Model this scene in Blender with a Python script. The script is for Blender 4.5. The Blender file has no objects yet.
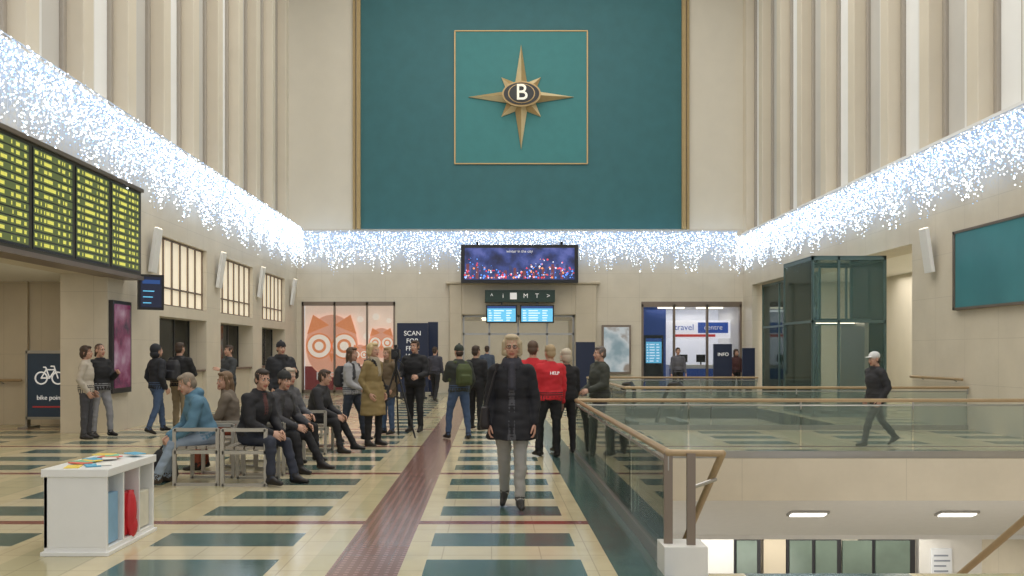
import bpy, math, random
from mathutils import Vector, Matrix, kdtree, noise
random.seed(7)
S=bpy.context.scene
S.view_settings.view_transform='Standard'
D=34.0; CH=1.55
XL=-7.33; XR=9.52
def fx(px,d=D): return (px-491)*d/900
def fz(py,d=D): return CH+(352-py)*d/900
# ---------------- materials
class NT:
    def __init__(s,m): s.t=m.node_tree; s.n=s.t.nodes; s.l=s.t.links
    def m(s,op,a,b=None,c=None,clamp=False):
        n=s.n.new('ShaderNodeMath'); n.operation=op; n.use_clamp=clamp
        for i,v in enumerate((a,b,c)):
            if v is None: continue
            if isinstance(v,(int,float)): n.inputs[i].default_value=v
            else: s.l.new(v,n.inputs[i])
        return n.outputs[0]
    def box(s,v,lo,hi): return s.m('MULTIPLY',s.m('GREATER_THAN',v,lo),s.m('LESS_THAN',v,hi))
    def pos(s):
        g=s.n.new('ShaderNodeNewGeometry'); x=s.n.new('ShaderNodeSeparateXYZ'); s.l.new(g.outputs['Position'],x.inputs[0])
        return g.outputs['Position'],x.outputs[0],x.outputs[1],x.outputs[2]
    def mix(s,f,a,b):
        n=s.n.new('ShaderNodeMix'); n.data_type='RGBA'
        if isinstance(f,(int,float)): n.inputs[0].default_value=f
        else: s.l.new(f,n.inputs[0])
        for i,v in ((6,a),(7,b)):
            if isinstance(v,tuple): n.inputs[i].default_value=(*v[:3],1)
            else: s.l.new(v,n.inputs[i])
        return n.outputs[2]
    def noise(s,vec,scale,detail=3):
        n=s.n.new('ShaderNodeTexNoise'); n.inputs['Scale'].default_value=scale; n.inputs['Detail'].default_value=detail
        if vec: s.l.new(vec,n.inputs['Vector'])
        return n.outputs['Fac'],n.outputs['Color']
_mc={}
def mat(name,col=(.5,.5,.5),rough=.6,metal=0,emit=0,nz=.12,ns=8,bump=0,trans=0,alpha=1,ecol=None,coat=0):
    if name in _mc: return _mc[name]
    m=bpy.data.materials.new(name); m.use_nodes=True; t=NT(m); b=t.n['Principled BSDF']
    b.inputs['Roughness'].default_value=rough; b.inputs['Metallic'].default_value=metal
    if nz:
        p,_,_,_=t.pos(); f,_=t.noise(p,ns)
        c=t.mix(f,tuple(x*(1-nz) for x in col),tuple(min(1,x*(1+nz)) for x in col)); t.l.new(c,b.inputs['Base Color'])
        if bump:
            bn=t.n.new('ShaderNodeBump'); bn.inputs['Strength'].default_value=bump; bn.inputs['Distance'].default_value=.01
            t.l.new(f,bn.inputs['Height']); t.l.new(bn.outputs[0],b.inputs['Normal'])
    else: b.inputs['Base Color'].default_value=(*col,1)
    if emit: b.inputs['Emission Color'].default_value=(*(ecol or col),1); b.inputs['Emission Strength'].default_value=emit
    b.inputs['Transmission Weight'].default_value=trans; b.inputs['Alpha'].default_value=alpha
    b.inputs['Coat Weight'].default_value=coat
    _mc[name]=m; return m
def stone(name,col,jw=1.2,jh=.9,jd=.82,rough=.45):
    m=bpy.data.materials.new(name); m.use_nodes=True; t=NT(m); b=t.n['Principled BSDF']
    p,x,y,z=t.pos(); h=t.m('ADD',x,y)
    f,_=t.noise(p,1.6,6); f2,_=t.noise(p,14,3)
    c=t.mix(f,tuple(v*.86 for v in col),tuple(min(1,v*1.1) for v in col)); c=t.mix(t.m('MULTIPLY',f2,.14),c,(.5,.42,.3))
    j=t.m('MAXIMUM',t.m('LESS_THAN',t.m('FLOORED_MODULO',h,jw),.012),t.m('LESS_THAN',t.m('FLOORED_MODULO',z,jh),.012))
    c=t.mix(t.m('MULTIPLY',j,1-jd),c,(.15,.12,.08)); t.l.new(c,b.inputs['Base Color']); b.inputs['Roughness'].default_value=rough
    return m
def glassm(name,col,alpha=.18,rough=.03,tint=.75):
    m=bpy.data.materials.new(name); m.use_nodes=True; t=NT(m); n=t.n
    for q in list(n):
        if q.type=='BSDF_PRINCIPLED': n.remove(q)
    tr=n.new('ShaderNodeBsdfTransparent'); tr.inputs[0].default_value=(*[tint+(1-tint)*c for c in col],1)
    gl=n.new('ShaderNodeBsdfGlossy'); gl.inputs['Roughness'].default_value=rough; gl.inputs[0].default_value=(*[.6+.4*c for c in col],1)
    df=n.new('ShaderNodeBsdfDiffuse'); df.inputs[0].default_value=(*col,1)
    fr=n.new('ShaderNodeFresnel'); fr.inputs[0].default_value=1.35
    a=n.new('ShaderNodeMixShader'); b=n.new('ShaderNodeMixShader'); a.inputs[0].default_value=alpha
    t.l.new(tr.outputs[0],a.inputs[1]); t.l.new(df.outputs[0],a.inputs[2])
    t.l.new(fr.outputs[0],b.inputs[0]); t.l.new(a.outputs[0],b.inputs[1]); t.l.new(gl.outputs[0],b.inputs[2])
    t.l.new(b.outputs[0],n['Material Output'].inputs[0]); return m
def glowm(name,zb,zt):  # translucent emissive sheet: painted blue haze of the fairy lights, fading downward
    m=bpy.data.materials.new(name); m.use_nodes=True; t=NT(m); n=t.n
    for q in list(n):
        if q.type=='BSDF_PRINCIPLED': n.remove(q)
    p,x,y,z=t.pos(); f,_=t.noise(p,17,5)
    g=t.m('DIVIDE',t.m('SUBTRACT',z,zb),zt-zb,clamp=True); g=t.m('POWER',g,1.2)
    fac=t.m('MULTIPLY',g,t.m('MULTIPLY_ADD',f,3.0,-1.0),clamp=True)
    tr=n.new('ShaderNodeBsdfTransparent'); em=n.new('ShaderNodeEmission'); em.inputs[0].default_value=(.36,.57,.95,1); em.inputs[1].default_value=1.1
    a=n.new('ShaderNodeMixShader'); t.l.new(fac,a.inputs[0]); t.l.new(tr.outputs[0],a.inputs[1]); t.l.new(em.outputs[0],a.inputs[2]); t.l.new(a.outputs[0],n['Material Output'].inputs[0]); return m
def screenm(name,cols,scale=4,strength=1.5,vor=False):
    m=bpy.data.materials.new(name); m.use_nodes=True; t=NT(m); b=t.n['Principled BSDF']; p,_,_,_=t.pos()
    f,_=t.noise(p,scale,5); r=t.n.new('ShaderNodeValToRGB'); t.l.new(f,r.inputs[0]); e=r.color_ramp.elements
    k=len(cols)
    while len(e)<k: e.new(.5)
    for i,c in enumerate(cols): e[i].position=.32+.36*i/(k-1); e[i].color=(*c,1)
    t.l.new(r.outputs[0],b.inputs['Emission Color']); b.inputs['Emission Strength'].default_value=strength
    b.inputs['Base Color'].default_value=(.01,.01,.01,1); b.inputs['Roughness'].default_value=.2; return m
def floorm():
    m=bpy.data.materials.new('floor_mosaic_tiles'); m.use_nodes=True; t=NT(m); b=t.n['Principled BSDF']
    p,x,y,z=t.pos()
    cream=(.60,.52,.33); teal=(.072,.130,.116); red=(.22,.07,.06)
    f,_=t.noise(p,3,5); f2,_=t.noise(p,40,2)
    base=t.mix(f,tuple(v*.82 for v in cream),tuple(v*1.12 for v in cream))
    tl=t.mix(f,tuple(v*.6 for v in teal),tuple(v*1.35 for v in teal)); rd=t.mix(f2,tuple(v*.7 for v in red),tuple(v*1.3 for v in red))
    u=t.m('FLOORED_MODULO',t.m('ADD',x,.48),2.25); v=t.m('FLOORED_MODULO',t.m('SUBTRACT',y,8.1),3.3)
    rows=t.m('ADD',t.m('ADD',t.box(v,.42,.94),t.box(v,1.4,1.92)),t.box(v,2.38,2.90))
    c=t.mix(t.m('MULTIPLY',t.box(u,0,1.15),.35),base,(.62,.57,.44))
    c=t.mix(t.m('MULTIPLY',t.box(u,0,1.15),rows),c,tl)
    c=t.mix(t.m('MULTIPLY',t.box(u,1.40,2.0),t.box(v,.3,3.1)),c,t.mix(.5,base,(.42,.41,.25)))
    c=t.mix(t.m('MULTIPLY',t.box(v,-.01,.16),t.m('GREATER_THAN',u,-1)),c,rd)
    c=t.mix(t.box(x,.88,1.26),c,tl)
    su=t.m('FLOORED_MODULO',x,.07); sv=t.m('FLOORED_MODULO',y,.07)
    st=t.m('MULTIPLY',t.box(su,.02,.05),t.box(sv,.02,.05))
    strip=t.mix(st,(.22,.12,.10),(.36,.21,.18))
    c=t.mix(t.m('MULTIPLY',t.box(x,-1.15,-.65),t.m('LESS_THAN',y,31)),c,strip)
    j=t.m('MAXIMUM',t.m('LESS_THAN',t.m('FLOORED_MODULO',x,.375),.008),t.m('LESS_THAN',t.m('FLOORED_MODULO',y,.49),.012))
    c=t.mix(t.m('MULTIPLY',j,.35),c,(.12,.1,.07))
    t.l.new(c,b.inputs['Base Color'])
    rr=t.m('MULTIPLY_ADD',f,.12,.11); t.l.new(rr,b.inputs['Roughness'])
    return m
# ---------------- mesh builder
def capsule(p1,r1,p2,r2,seg=14):
    p1=Vector(p1);p2=Vector(p2);a=(p2-p1)
    if a.length<1e-6: a=Vector((0,0,1e-4))
    L=a.length;a.normalize();q=a.orthogonal().normalized();w=a.cross(q)
    rings=[]
    for i in range(1,5):
        t=math.pi/2*(i/4); rings.append((p1-a*r1*math.cos(t),r1*math.sin(t)))
    n=max(1,int(L/.03))
    for i in range(1,n): t=i/n; rings.append((p1.lerp(p2,t),r1+(r2-r1)*t))
    for i in range(4,0,-1):
        t=math.pi/2*(i/4); rings.append((p2+a*r2*math.cos(t),r2*math.sin(t)))
    V=[c+(q*math.cos(2*math.pi*k/seg)+w*math.sin(2*math.pi*k/seg))*r for c,r in rings for k in range(seg)]
    return capv(V,len(rings),seg,p1-a*r1,p2+a*r2)
def capv(V,nr,seg,c0,c1):
    F=[]
    for i in range(nr-1):
        for k in range(seg):
            k2=(k+1)%seg; F.append((i*seg+k,i*seg+k2,(i+1)*seg+k2,(i+1)*seg+k))
    V=list(V);a=len(V);V.append(Vector(c0));V.append(Vector(c1))
    for k in range(seg):
        k2=(k+1)%seg; F.append((a,k2,k)); F.append((a+1,(nr-1)*seg+k,(nr-1)*seg+k2))
    return V,F
def loft(rings,seg=24,e=2.0,sub=3):
    R=[]
    for i in range(len(rings)-1):
        for j in range(sub):
            t=j/sub;a,b=rings[i],rings[i+1]; R.append(tuple(Vector(a[k]).lerp(Vector(b[k]),t) for k in range(3)))
    R.append(tuple(Vector(k) for k in rings[-1]))
    V=[]
    for c,ax,ay in R:
        for k in range(seg):
            t=2*math.pi*k/seg;cc,ss=math.cos(t),math.sin(t)
            V.append(c+ax*math.copysign(abs(cc)**(2/e),cc)+ay*math.copysign(abs(ss)**(2/e),ss))
    return capv(V,len(R),seg,R[0][0],R[-1][0])
def ellip(c,r,R=None,seg=18,nr=10):
    c=Vector(c);V=[]
    for i in range(1,nr):
        t=math.pi*i/nr
        for k in range(seg):
            p=2*math.pi*k/seg; v=Vector((r[0]*math.sin(t)*math.cos(p),r[1]*math.sin(t)*math.sin(p),-r[2]*math.cos(t)))
            V.append(c+(R@v if R else v))
    b=Vector((0,0,-r[2]));tp=Vector((0,0,r[2]))
    return capv(V,nr-1,seg,c+(R@b if R else b),c+(R@tp if R else tp))
class MB:
    def __init__(s): s.v=[];s.f=[];s.m=[];s.mats=[]
    def mi(s,m):
        if m not in s.mats: s.mats.append(m)
        return s.mats.index(m)
    def add(s,VF,m):
        V,F=VF;o=len(s.v);s.v+= [tuple(q) for q in V]; i=s.mi(m)
        for f in F: s.f.append(tuple(a+o for a in f)); s.m.append(i)
        return s
    def box(s,x0,x1,y0,y1,z0,z1,m,M=None):
        V=[Vector((x,y,z)) for x in(x0,x1) for y in(y0,y1) for z in(z0,z1)]
        if M: V=[M@q for q in V]
        return s.add((V,[(0,1,3,2),(4,6,7,5),(0,4,5,1),(2,3,7,6),(0,2,6,4),(1,5,7,3)]),m)
    def cyl(s,p1,p2,r,m,seg=14,r2=None):
        p1=Vector(p1);p2=Vector(p2);a=(p2-p1).normalized();q=a.orthogonal().normalized();w=a.cross(q);r2=r if r2 is None else r2
        V=[c+(q*math.cos(2*math.pi*k/seg)+w*math.sin(2*math.pi*k/seg))*rr for c,rr in((p1,r),(p2,r2)) for k in range(seg)]
        return s.add(capv(V,2,seg,p1,p2),m)
    def tube(s,pts,r,m,seg=10):
        for a,b in zip(pts,pts[1:]): s.add(capsule(a,r,b,r,seg),m)
        return s
    def disc(s,c,r,axis,m,seg=24,r2=None,th=.01):
        r2=r2 or r;c=Vector(c);V=[]
        for o in(-th/2,th/2):
            for k in range(seg):
                t=2*math.pi*k/seg
                V.append(c+(Vector((r*math.cos(t),o,r2*math.sin(t))) if axis=='Y' else Vector((o,r*math.cos(t),r2*math.sin(t)))))
        e=Vector((0,th/2,0)) if axis=='Y' else Vector((th/2,0,0))
        return s.add(capv(V,2,seg,c-e,c+e),m)
    def text(s,txt,size,M,m,ext=.004,align='CENTER'):
        cu=bpy.data.curves.new('t','FONT');cu.body=txt;cu.size=size;cu.extrude=ext;cu.align_x=align;cu.align_y='CENTER'
        o=bpy.data.objects.new('t',cu);S.collection.objects.link(o);dg=bpy.context.evaluated_depsgraph_get()
        me=bpy.data.meshes.new_from_object(o.evaluated_get(dg))
        s.add(([M@v.co for v in me.vertices],[tuple(p.vertices) for p in me.polygons]),m)
        bpy.data.objects.remove(o);bpy.data.curves.remove(cu);bpy.data.meshes.remove(me);return s
    def finish(s,name,smooth=False,bevel=0):
        me=bpy.data.meshes.new(name)
        me.from_pydata([tuple(v) for v in s.v],[],s.f)
        for m in s.mats: me.materials.append(m)
        me.polygons.foreach_set('material_index',s.m)
        if smooth: me.polygons.foreach_set('use_smooth',[True]*len(me.polygons))
        me.update();o=bpy.data.objects.new(name,me);S.collection.objects.link(o)
        if bevel:
            b=o.modifiers.new('bevel','BEVEL');b.width=bevel;b.segments=2;b.limit_method='ANGLE'
        return o
FY=Matrix.Rotation(math.pi/2,4,'X')
def TM(x,y,z,rz=0): return Matrix.Translation((x,y,z))@Matrix.Rotation(rz,4,'Z')@FY
WALL=stone('wall_travertine',(.69,.625,.51)); WALLU=mat('wall_plaster_cream',(.74,.69,.585),.7,nz=.05,ns=1.5)
WHT=mat('plaster_white',(.82,.805,.77),.7,nz=.04); BEIGE=stone('stone_beige',(.62,.545,.42),.8,1.5)
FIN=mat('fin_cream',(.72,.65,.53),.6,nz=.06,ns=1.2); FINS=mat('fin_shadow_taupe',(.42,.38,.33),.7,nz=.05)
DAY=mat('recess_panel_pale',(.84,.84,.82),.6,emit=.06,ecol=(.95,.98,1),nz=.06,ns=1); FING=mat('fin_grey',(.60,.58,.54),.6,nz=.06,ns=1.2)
TEAL=mat('teal_panel',(.035,.15,.172),.6,nz=.15,ns=2); TEAL2=mat('teal_square',(.045,.225,.235),.6,nz=.1,ns=3)
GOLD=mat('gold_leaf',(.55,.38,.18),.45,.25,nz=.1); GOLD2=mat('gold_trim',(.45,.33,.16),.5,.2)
BLK=mat('black_plastic',(.012,.012,.014),.35,nz=0); DK=mat('dark_grey_metal',(.05,.05,.055),.4,.5,nz=0)
STEEL=mat('brushed_steel',(.45,.44,.42),.35,.9,nz=.05); NAVY=mat('navy_board',(.012,.02,.055),.4,nz=.05)
WOOD=mat('handrail_oak',(.42,.30,.17),.35,.15,nz=.1,ns=20); BRZ=mat('bronze_metal',(.25,.20,.16),.4,.7,nz=.05)
TXW=mat('text_white',(.85,.85,.85),.5,nz=0,emit=.25); WHG=mat('white_laminate',(.84,.84,.82),.35,nz=.03)
GLASS=glassm('balustrade_glass',(.50,.60,.54),.13); GLG=glassm('elevator_glass',(.32,.54,.50),.09,tint=.90); GLS=glassm('shop_glass',(.3,.35,.35),.05,tint=.9)
GFR=mat('elevator_frame',(.12,.19,.19),.35,.4,nz=.05)
WARM=mat('lamp_warm',(1,.88,.68),.5,emit=3.0,nz=0)
# ---------------- shell
b=MB(); FL=floorm()
for q in ((-14,1.25,-3,D+8),(1.25,XR+5,-3,6.3),(1.25,XR+5,13.2,17.9),(1.25,2.67,17.9,25),(7.4,XR+5,17.9,25),(1.25,XR+5,25,D+8)):
    b.box(q[0],q[1],q[2],q[3],-.3,0,FL)
b.finish('floor')
b=MB(); b.box(-14,XR+5,-3,D+8,17,17.3,WALLU); b.finish('ceiling')
b=MB(); t=.5
def fw(x0,x1,z0,z1,m=WALL,y0=D,y1=D+t): b.box(x0,x1,y0,y1,z0,z1,m)
fw(-8.3,XR+.9,3.45,6.2); fw(-8.3,-7.15,0,3.45); fw(-3.62,-1.1,0,3.45); fw(-1.1,3.17,2.95,3.45); fw(3.17,5.68,0,3.45); fw(9.47,XR+.9,0,3.45)
fw(-8.3,XR+.9,6.2,17,WALLU,D+.02)
b.finish('wall_back')
b=MB()
b.box(-1.55,-1.1,D-.22,D,0,4.1,BEIGE);b.box(3.17,3.95,D-.22,D,0,4.1,BEIGE);b.box(-1.1,3.17,D-.22,D,2.95,4.1,BEIGE);b.box(-1.7,4.1,D-.3,D,4.1,4.2,BEIGE)
b.finish('trim_portal',bevel=.02)
b=MB();x0,x1,z0=fx(361),fx(681),fz(229)
b.box(x0,x1,D-.06,D+.02,z0,16.9,TEAL)
for a in (x0-.14,x1): b.box(a,a+.14,D-.2,D+.02,z0-.02,16.9,GOLD2)
for a in (x0-.3,x1+.2): b.box(a,a+.1,D-.08,D+.02,z0-.02,16.9,GOLD2)
sx,sz,hs=fx(521),fz(98),2.48
b.box(sx-hs,sx+hs,D-.09,D-.05,sz-hs,sz+hs,TEAL2)
for q in ((sx-hs-.03,sx+hs+.03,sz+hs,sz+hs+.04),(sx-hs-.03,sx+hs+.03,sz-hs-.04,sz-hs),(sx-hs-.04,sx-hs+.01,sz-hs,sz+hs),(sx+hs-.01,sx+hs+.04,sz-hs,sz+hs)):
    b.box(q[0],q[1],D-.12,D-.05,q[2],q[3],GOLD)
b.finish('teal_wall_panel')
b=MB();N=16;out=[]
for i in range(N):
    a=math.pi/2+i*2*math.pi/N
    r=(1.98 if i%4==0 else 1.05) if i%2==0 else .58
    out.append(Vector((sx+r*math.cos(a),D-.14,sz+r*math.sin(a))))
c=Vector((sx,D-.50,sz))
for i in range(N):
    p,q=out[i],out[(i+1)%N]; b.add(([p,q,c],[(0,2,1)]),GOLD if i%2 else mat('gold_lit_facet',(.78,.62,.36),.5,.05,nz=.05)); b.add(([p,q,q+Vector((0,.05,0)),p+Vector((0,.05,0))],[(0,1,2,3)]),GOLD)  # alternate facets get lighter gold, painting the lit side of each ray
b.disc((sx,D-.50,sz),.72,'Y',GOLD,40,.47,.12);b.disc((sx,D-.57,sz),.66,'Y',BLK,40,.41,.06);b.disc((sx,D-.60,sz),.50,'Y',GOLD,40,.36,.04);b.disc((sx,D-.63,sz),.46,'Y',BLK,40,.33,.04)
b.text('B',.84,TM(sx,D-.68,sz),mat('badge_cream',(.9,.87,.75),.4,emit=.3,nz=0),.03)
b.finish('compass_star_emblem')
# side walls
b=MB()
b.box(XL-.9,XL,-3,17.2,3.05,6.2,WALL)
OPL=[(19.9,23.2),(24.4,27.7),(28.8,32.0)]
y=17.2
for a,c in OPL:
    b.box(XL-.9,XL,y,a,0,6.2,WALL); b.box(XL-.9,XL,a,c,4.15,6.2,WALL); b.box(XL-.9,XL,a,c,2.35,2.6,WALL); y=c
b.box(XL-.9,XL,y,D,0,6.2,WALL); b.box(XL-.9,XL,-3,5,0,3.05,WALL)
b.box(XL-1.3,XL-.4,-3,D,6.2,17,WALLU)
b.box(XL-.95,XL+.06,-3,D,6.12,6.26,WHT)
b.box(XL-3.6,XL-3.5,19.5,D,0,4.2,WALLU); b.box(XL-3.6,XL-.9,19.5,D,4.2,4.3,WHT)
b.finish('wall_left')
def fins(X,s,zb,y00,name):
    b=MB()
    def bx(dep,y0,y1,m,z0=zb,z1=17):
        xs=sorted((X+s*.42,X+s*dep)); b.box(xs[0],xs[1],y0,y1,z0,z1,m)
    for k in range(17):
        y0=y00+k*2.0
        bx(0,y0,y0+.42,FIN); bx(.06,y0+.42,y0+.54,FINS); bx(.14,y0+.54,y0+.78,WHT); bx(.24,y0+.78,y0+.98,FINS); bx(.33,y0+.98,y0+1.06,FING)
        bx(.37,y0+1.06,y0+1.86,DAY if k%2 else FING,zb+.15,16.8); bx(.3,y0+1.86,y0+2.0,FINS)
    b.finish(name,bevel=.02)
fins(XL,-1,6.2,2.2,'trim_pilasters_left')
b=MB()
b.box(XR,XR+.9,-3,20.35,0,6.0,WALL); b.box(XR,XR+.9,20.35,32.8,4.0,6.0,WALL); b.box(XR,XR+.9,32.8,D,0,6.0,WALL)
b.box(XR+.4,XR+1.3,-3,D,6.0,17,WALLU); b.box(XR-.06,XR+.95,-3,D,5.9,6.03,WHT)
b.box(XR+4.5,XR+5,18,D+2,0,4.2,WALLU); b.box(XR+.9,XR+5,18,D+2,4.2,4.3,WHT); b.box(XR+.9,XR+5,D,D+.3,0,4.2,WALLU); b.box(XR+.9,XR+5,19.7,20,0,4.2,WALLU)
b.finish('wall_right')
fins(XR,1,6.0,1.6,'trim_pilasters_right')
b=MB(); b.box(-14,XL-.5,19.2,19.5,0,3.1,BEIGE); b.box(-14,-13.7,-3,19.5,0,3.1,BEIGE); b.box(-14,XL-.9,-3,19.5,3.05,3.2,WHT)
for xx in (-9.9,-8.3): b.box(xx-.05,xx+.05,19.12,19.2,0,3.05,BEIGE)
b.finish('wall_left_recess')
b=MB(); b.tube([(-13.5,19.05,.95),(-9.95,19.05,.95)],.03,WOOD)
for x in (-13,-11.8,-10.4): b.tube([(x,19.05,.93),(x,19.2,.88)],.012,STEEL)
b.finish('wall_handrail',smooth=True)
WINL=mat('window_lit_warm',(.85,.76,.6),.5,emit=.42,ecol=(1,.87,.66),nz=.15,ns=1.5)
for i,(a,c) in enumerate(OPL):
    b=MB(); X=XL-.12
    b.box(X-.05,X-.02,a,c,2.6,4.15,WINL)
    for k in range(7):
        yy=a+(c-a)*k/6; b.box(X-.04,X+.02,yy-.018,yy+.018,2.6,4.15,BRZ)
    for zz in (2.6,3.0,4.11): b.box(X-.04,X+.02,a,c,zz,zz+.04,BRZ)
    b.finish('window_%d'%(i+1))
    b=MB(); b.box(XL-.8,XL-.1,a,c,0,1.05,BEIGE); b.box(XL-.85,XL-.02,a,c,1.05,1.1,BRZ)
    for k in range(4):
        yy=a+(c-a)*k/3; b.box(XL-.5,XL-.44,yy-.03,yy+.03,1.1,2.35,DK)
    b.box(XL-.48,XL-.46,a,c,1.1,2.35,GLS)
    b.finish('ticket_counter')
def sconce(x,y,z,s):
    b=MB(); M=Matrix.Translation((x,y,z))@Matrix.Rotation(math.radians(8*s),4,'Y')
    b.box(-.06,.02,-.16,.16,-.5,.45,WHG,M); b.box(.03*s-.02,.03*s+.02,-.05,.05,-.1,.1,STEEL,Matrix.Translation((x-.08*s,y,z)))
    b.box(-.05,.01,-.14,.14,.45,.46,WARM,M); b.finish('wall_sconce',bevel=.01)
for y in (19.3,24.0,28.2,32.8): sconce(XL+.16,y,3.75,1)
for y in (19.3,): sconce(XR-.16,y,3.75,-1)
# departure board
b=MB(); X=XL+.35
b.box(XL-.1,X,7,17.95,3.02,4.75,mat('board_case',(.06,.055,.035),.4,.3)); b.box(XL-.1,X+.04,7,18,2.98,3.06,BRZ); b.box(XL-.1,X+.04,7,18,4.73,4.8,BRZ)
bt=mat('board_text_yellow',(.5,.48,.1),.5,emit=.62,ecol=(.80,.76,.14),nz=0); bg=mat('board_green',(.06,.09,.03),.5,emit=.25,ecol=(.26,.30,.09),nz=0)
for k in range(8):
    y1=17.85-k*1.42;y0=y1-1.32
    b.box(X,X+.01,y0,y1,3.12,4.68,BLK)
    for r in range(12):
        z=3.16+r*.127
        b.box(X+.01,X+.014,y0+.03,y1-.03,z,z+.105,bg)
        yy=y0+.06
        for wd in (.14,.07,.42,.1,.2,.1):
            L=wd*random.uniform(.6,1)
            for q in range(max(1,int(L/.035))): 
                if random.random()<.9: b.box(X+.014,X+.018,yy+q*.035,yy+q*.035+.024,z+.025,z+.08,bt)
            yy+=wd+.035
b.finish('departure_board')
SCD=mat('screen_dark',(.01,.012,.02),.15,emit=.5,ecol=(.015,.025,.07),nz=0)
SCB=mat('screen_deep_blue',(.01,.03,.1),.2,emit=.8,ecol=(.02,.07,.24),nz=0); SCL=mat('screen_cyan',(.1,.4,.6),.2,emit=1.0,ecol=(.10,.38,.60),nz=0)
SCW=mat('screen_white_text',(.6,.7,.8),.2,emit=.9,ecol=(.6,.78,.92),nz=0)
def tt(b,M,w,h,rows,bg_):
    b.box(-w/2,w/2,-.012,0,-h/2,h/2,bg_,M); b.box(-w/2,w/2,-.016,-.012,h/2-h*.14,h/2,SCL if bg_ is SCB else SCB,M)
    for r in range(rows):
        z=-h/2+h*.06+r*(h*.78/rows); x=-w/2+w*.05
        for wd in (.12,.38,.2):
            L=w*wd*random.uniform(.6,1); b.box(x,x+L,-.016,-.012,z,z+h*.78/rows*.4,SCW,M); x+=w*(wd+.06)
b=MB();M=Matrix.Translation((XL+.40,18.35,2.77))@Matrix.Rotation(math.radians(32),4,'Z'); w,h=.40,.62
b.box(-w/2-.05,w/2+.05,0,.1,-h/2-.05,h/2+.05,BLK,M); b.box(-w/2,w/2,-.012,0,-h/2,h/2,SCD,M); b.box(-w/2+.03,w/2-.03,-.016,-.012,h/2-.14,h/2-.06,SCB,M)
for k in range(3): b.box(-w/2+.04,-w/2+.2+.03*k,-.016,-.012,-h/2+.08+.12*k,-h/2+.10+.12*k,SCL,M)
b.box(-.04,.04,.1,.30,-.05,.05,DK,M); b.finish('wall_monitor')
b=MB(); b.box(XL,XL+.08,17.25,18.15,.75,2.55,DK); b.box(XL+.08,XL+.09,17.32,18.08,.85,2.48,screenm('poster_pink',[(.05,.02,.05),(.22,.04,.10),(.36,.16,.24),(.5,.36,.42)],1.8,.55)); b.finish('lit_poster_case')
# bicycle sign
b=MB(); x0,x1,y=-9.42,-8.52,18.3
b.box(x0,x1,y,y+.1,.22,1.54,mat('sign_blue_dark',(.03,.055,.10),.4)); b.box(x0-.04,x1+.04,y-.02,y+.12,1.52,1.58,STEEL); b.box(x0-.04,x1+.04,y-.02,y+.12,.18,.23,STEEL)
b.box(x0-.04,x0,y-.02,y+.12,0,1.57,STEEL);b.box(x1,x1+.04,y-.02,y+.12,0,1.57,STEEL);b.box(x0-.1,x0+.1,y-.2,y+.3,0,.04,STEEL);b.box(x1-.1,x1+.1,y-.2,y+.3,0,.04,STEEL)
def ringY(c,r,w,m):
    n=20;pts=[(c[0]+r*math.cos(2*math.pi*k/n),c[1],c[2]+r*math.sin(2*math.pi*k/n)) for k in range(n+1)]; b.tube(pts,w,m,6)
cx,cz=(x0+x1)/2,1.02
ringY((cx-.17,y-.01,cz),.12,.016,TXW);ringY((cx+.17,y-.01,cz),.12,.016,TXW)
b.tube([(cx-.17,y-.01,cz),(cx-.07,y-.01,cz+.17),(cx+.11,y-.01,cz+.17),(cx,y-.01,cz),(cx-.17,y-.01,cz)],.014,TXW,6);b.tube([(cx+.17,y-.01,cz),(cx+.09,y-.01,cz+.24),(cx+.03,y-.01,cz+.24)],.014,TXW,6);b.tube([(cx,y-.01,cz),(cx-.08,y-.01,cz+.22),(cx-.12,y-.01,cz+.22)],.014,TXW,6)
b.text('bike point',.13,TM(cx,y-.01,.62),TXW);b.box(x0+.1,x1-.1,y-.01,y,.42,.45,mat('sign_red_line',(.5,.05,.06),.5,nz=0));b.finish('bicycle_parking_sign')
# ---- owl shop
b=MB(); x0,x1=-7.15,-3.62
SHW=mat('shop_backlit_pink',(.80,.66,.56),.5,emit=.5,ecol=(1,.80,.66),nz=.1,ns=.8)
b.box(x0,x1,D+.6,D+.65,0,3.45,SHW); b.box(x0,x1,D+.58,D+.6,0,1.0,mat('shop_maroon',(.25,.04,.05),.5,emit=.2,ecol=(.35,.05,.05)))
ORG=mat('owl_orange',(.8,.3,.12),.5,emit=.4,ecol=(1,.36,.15),nz=0); CRM=mat('owl_cream',(.9,.8,.7),.5,emit=.55,ecol=(1,.9,.78),nz=0); PNK=mat('owl_pink',(.85,.45,.32),.5,emit=.4,ecol=(1,.5,.34),nz=0)
oy=D+.5
def owl(cx,cz,s,o):
    b.disc((cx,oy-o,cz),1.0*s,'Y',PNK,32,1.2*s,.02)
    for q in (-1,1):
        b.add(([Vector((cx+q*.95*s,oy-o-.02,cz+.45*s)),Vector((cx+q*.72*s,oy-o-.02,cz+1.2*s)),Vector((cx+q*.1*s,oy-o-.02,cz+.8*s))],[(0,1,2) if q<0 else (0,2,1)]),ORG)
        ex=cx+q*.48*s; b.disc((ex,oy-o-.02,cz),.50*s,'Y',ORG,28,.50*s,.02); b.disc((ex,oy-o-.03,cz),.44*s,'Y',CRM,28,.44*s,.02); b.disc((ex,oy-o-.04,cz),.27*s,'Y',ORG,24,.27*s,.02); b.disc((ex,oy-o-.05,cz),.17*s,'Y',CRM,20,.17*s,.02)
    b.add(([Vector((cx-.12*s,oy-o-.06,cz-.28*s)),Vector((cx+.12*s,oy-o-.06,cz-.28*s)),Vector((cx,oy-o-.06,cz-.62*s))],[(0,1,2)]),ORG)
owl(-6.1,1.78,1.0,0);owl(-4.2,1.9,.48,0);owl(-5.0,1.45,.32,.08)
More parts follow.
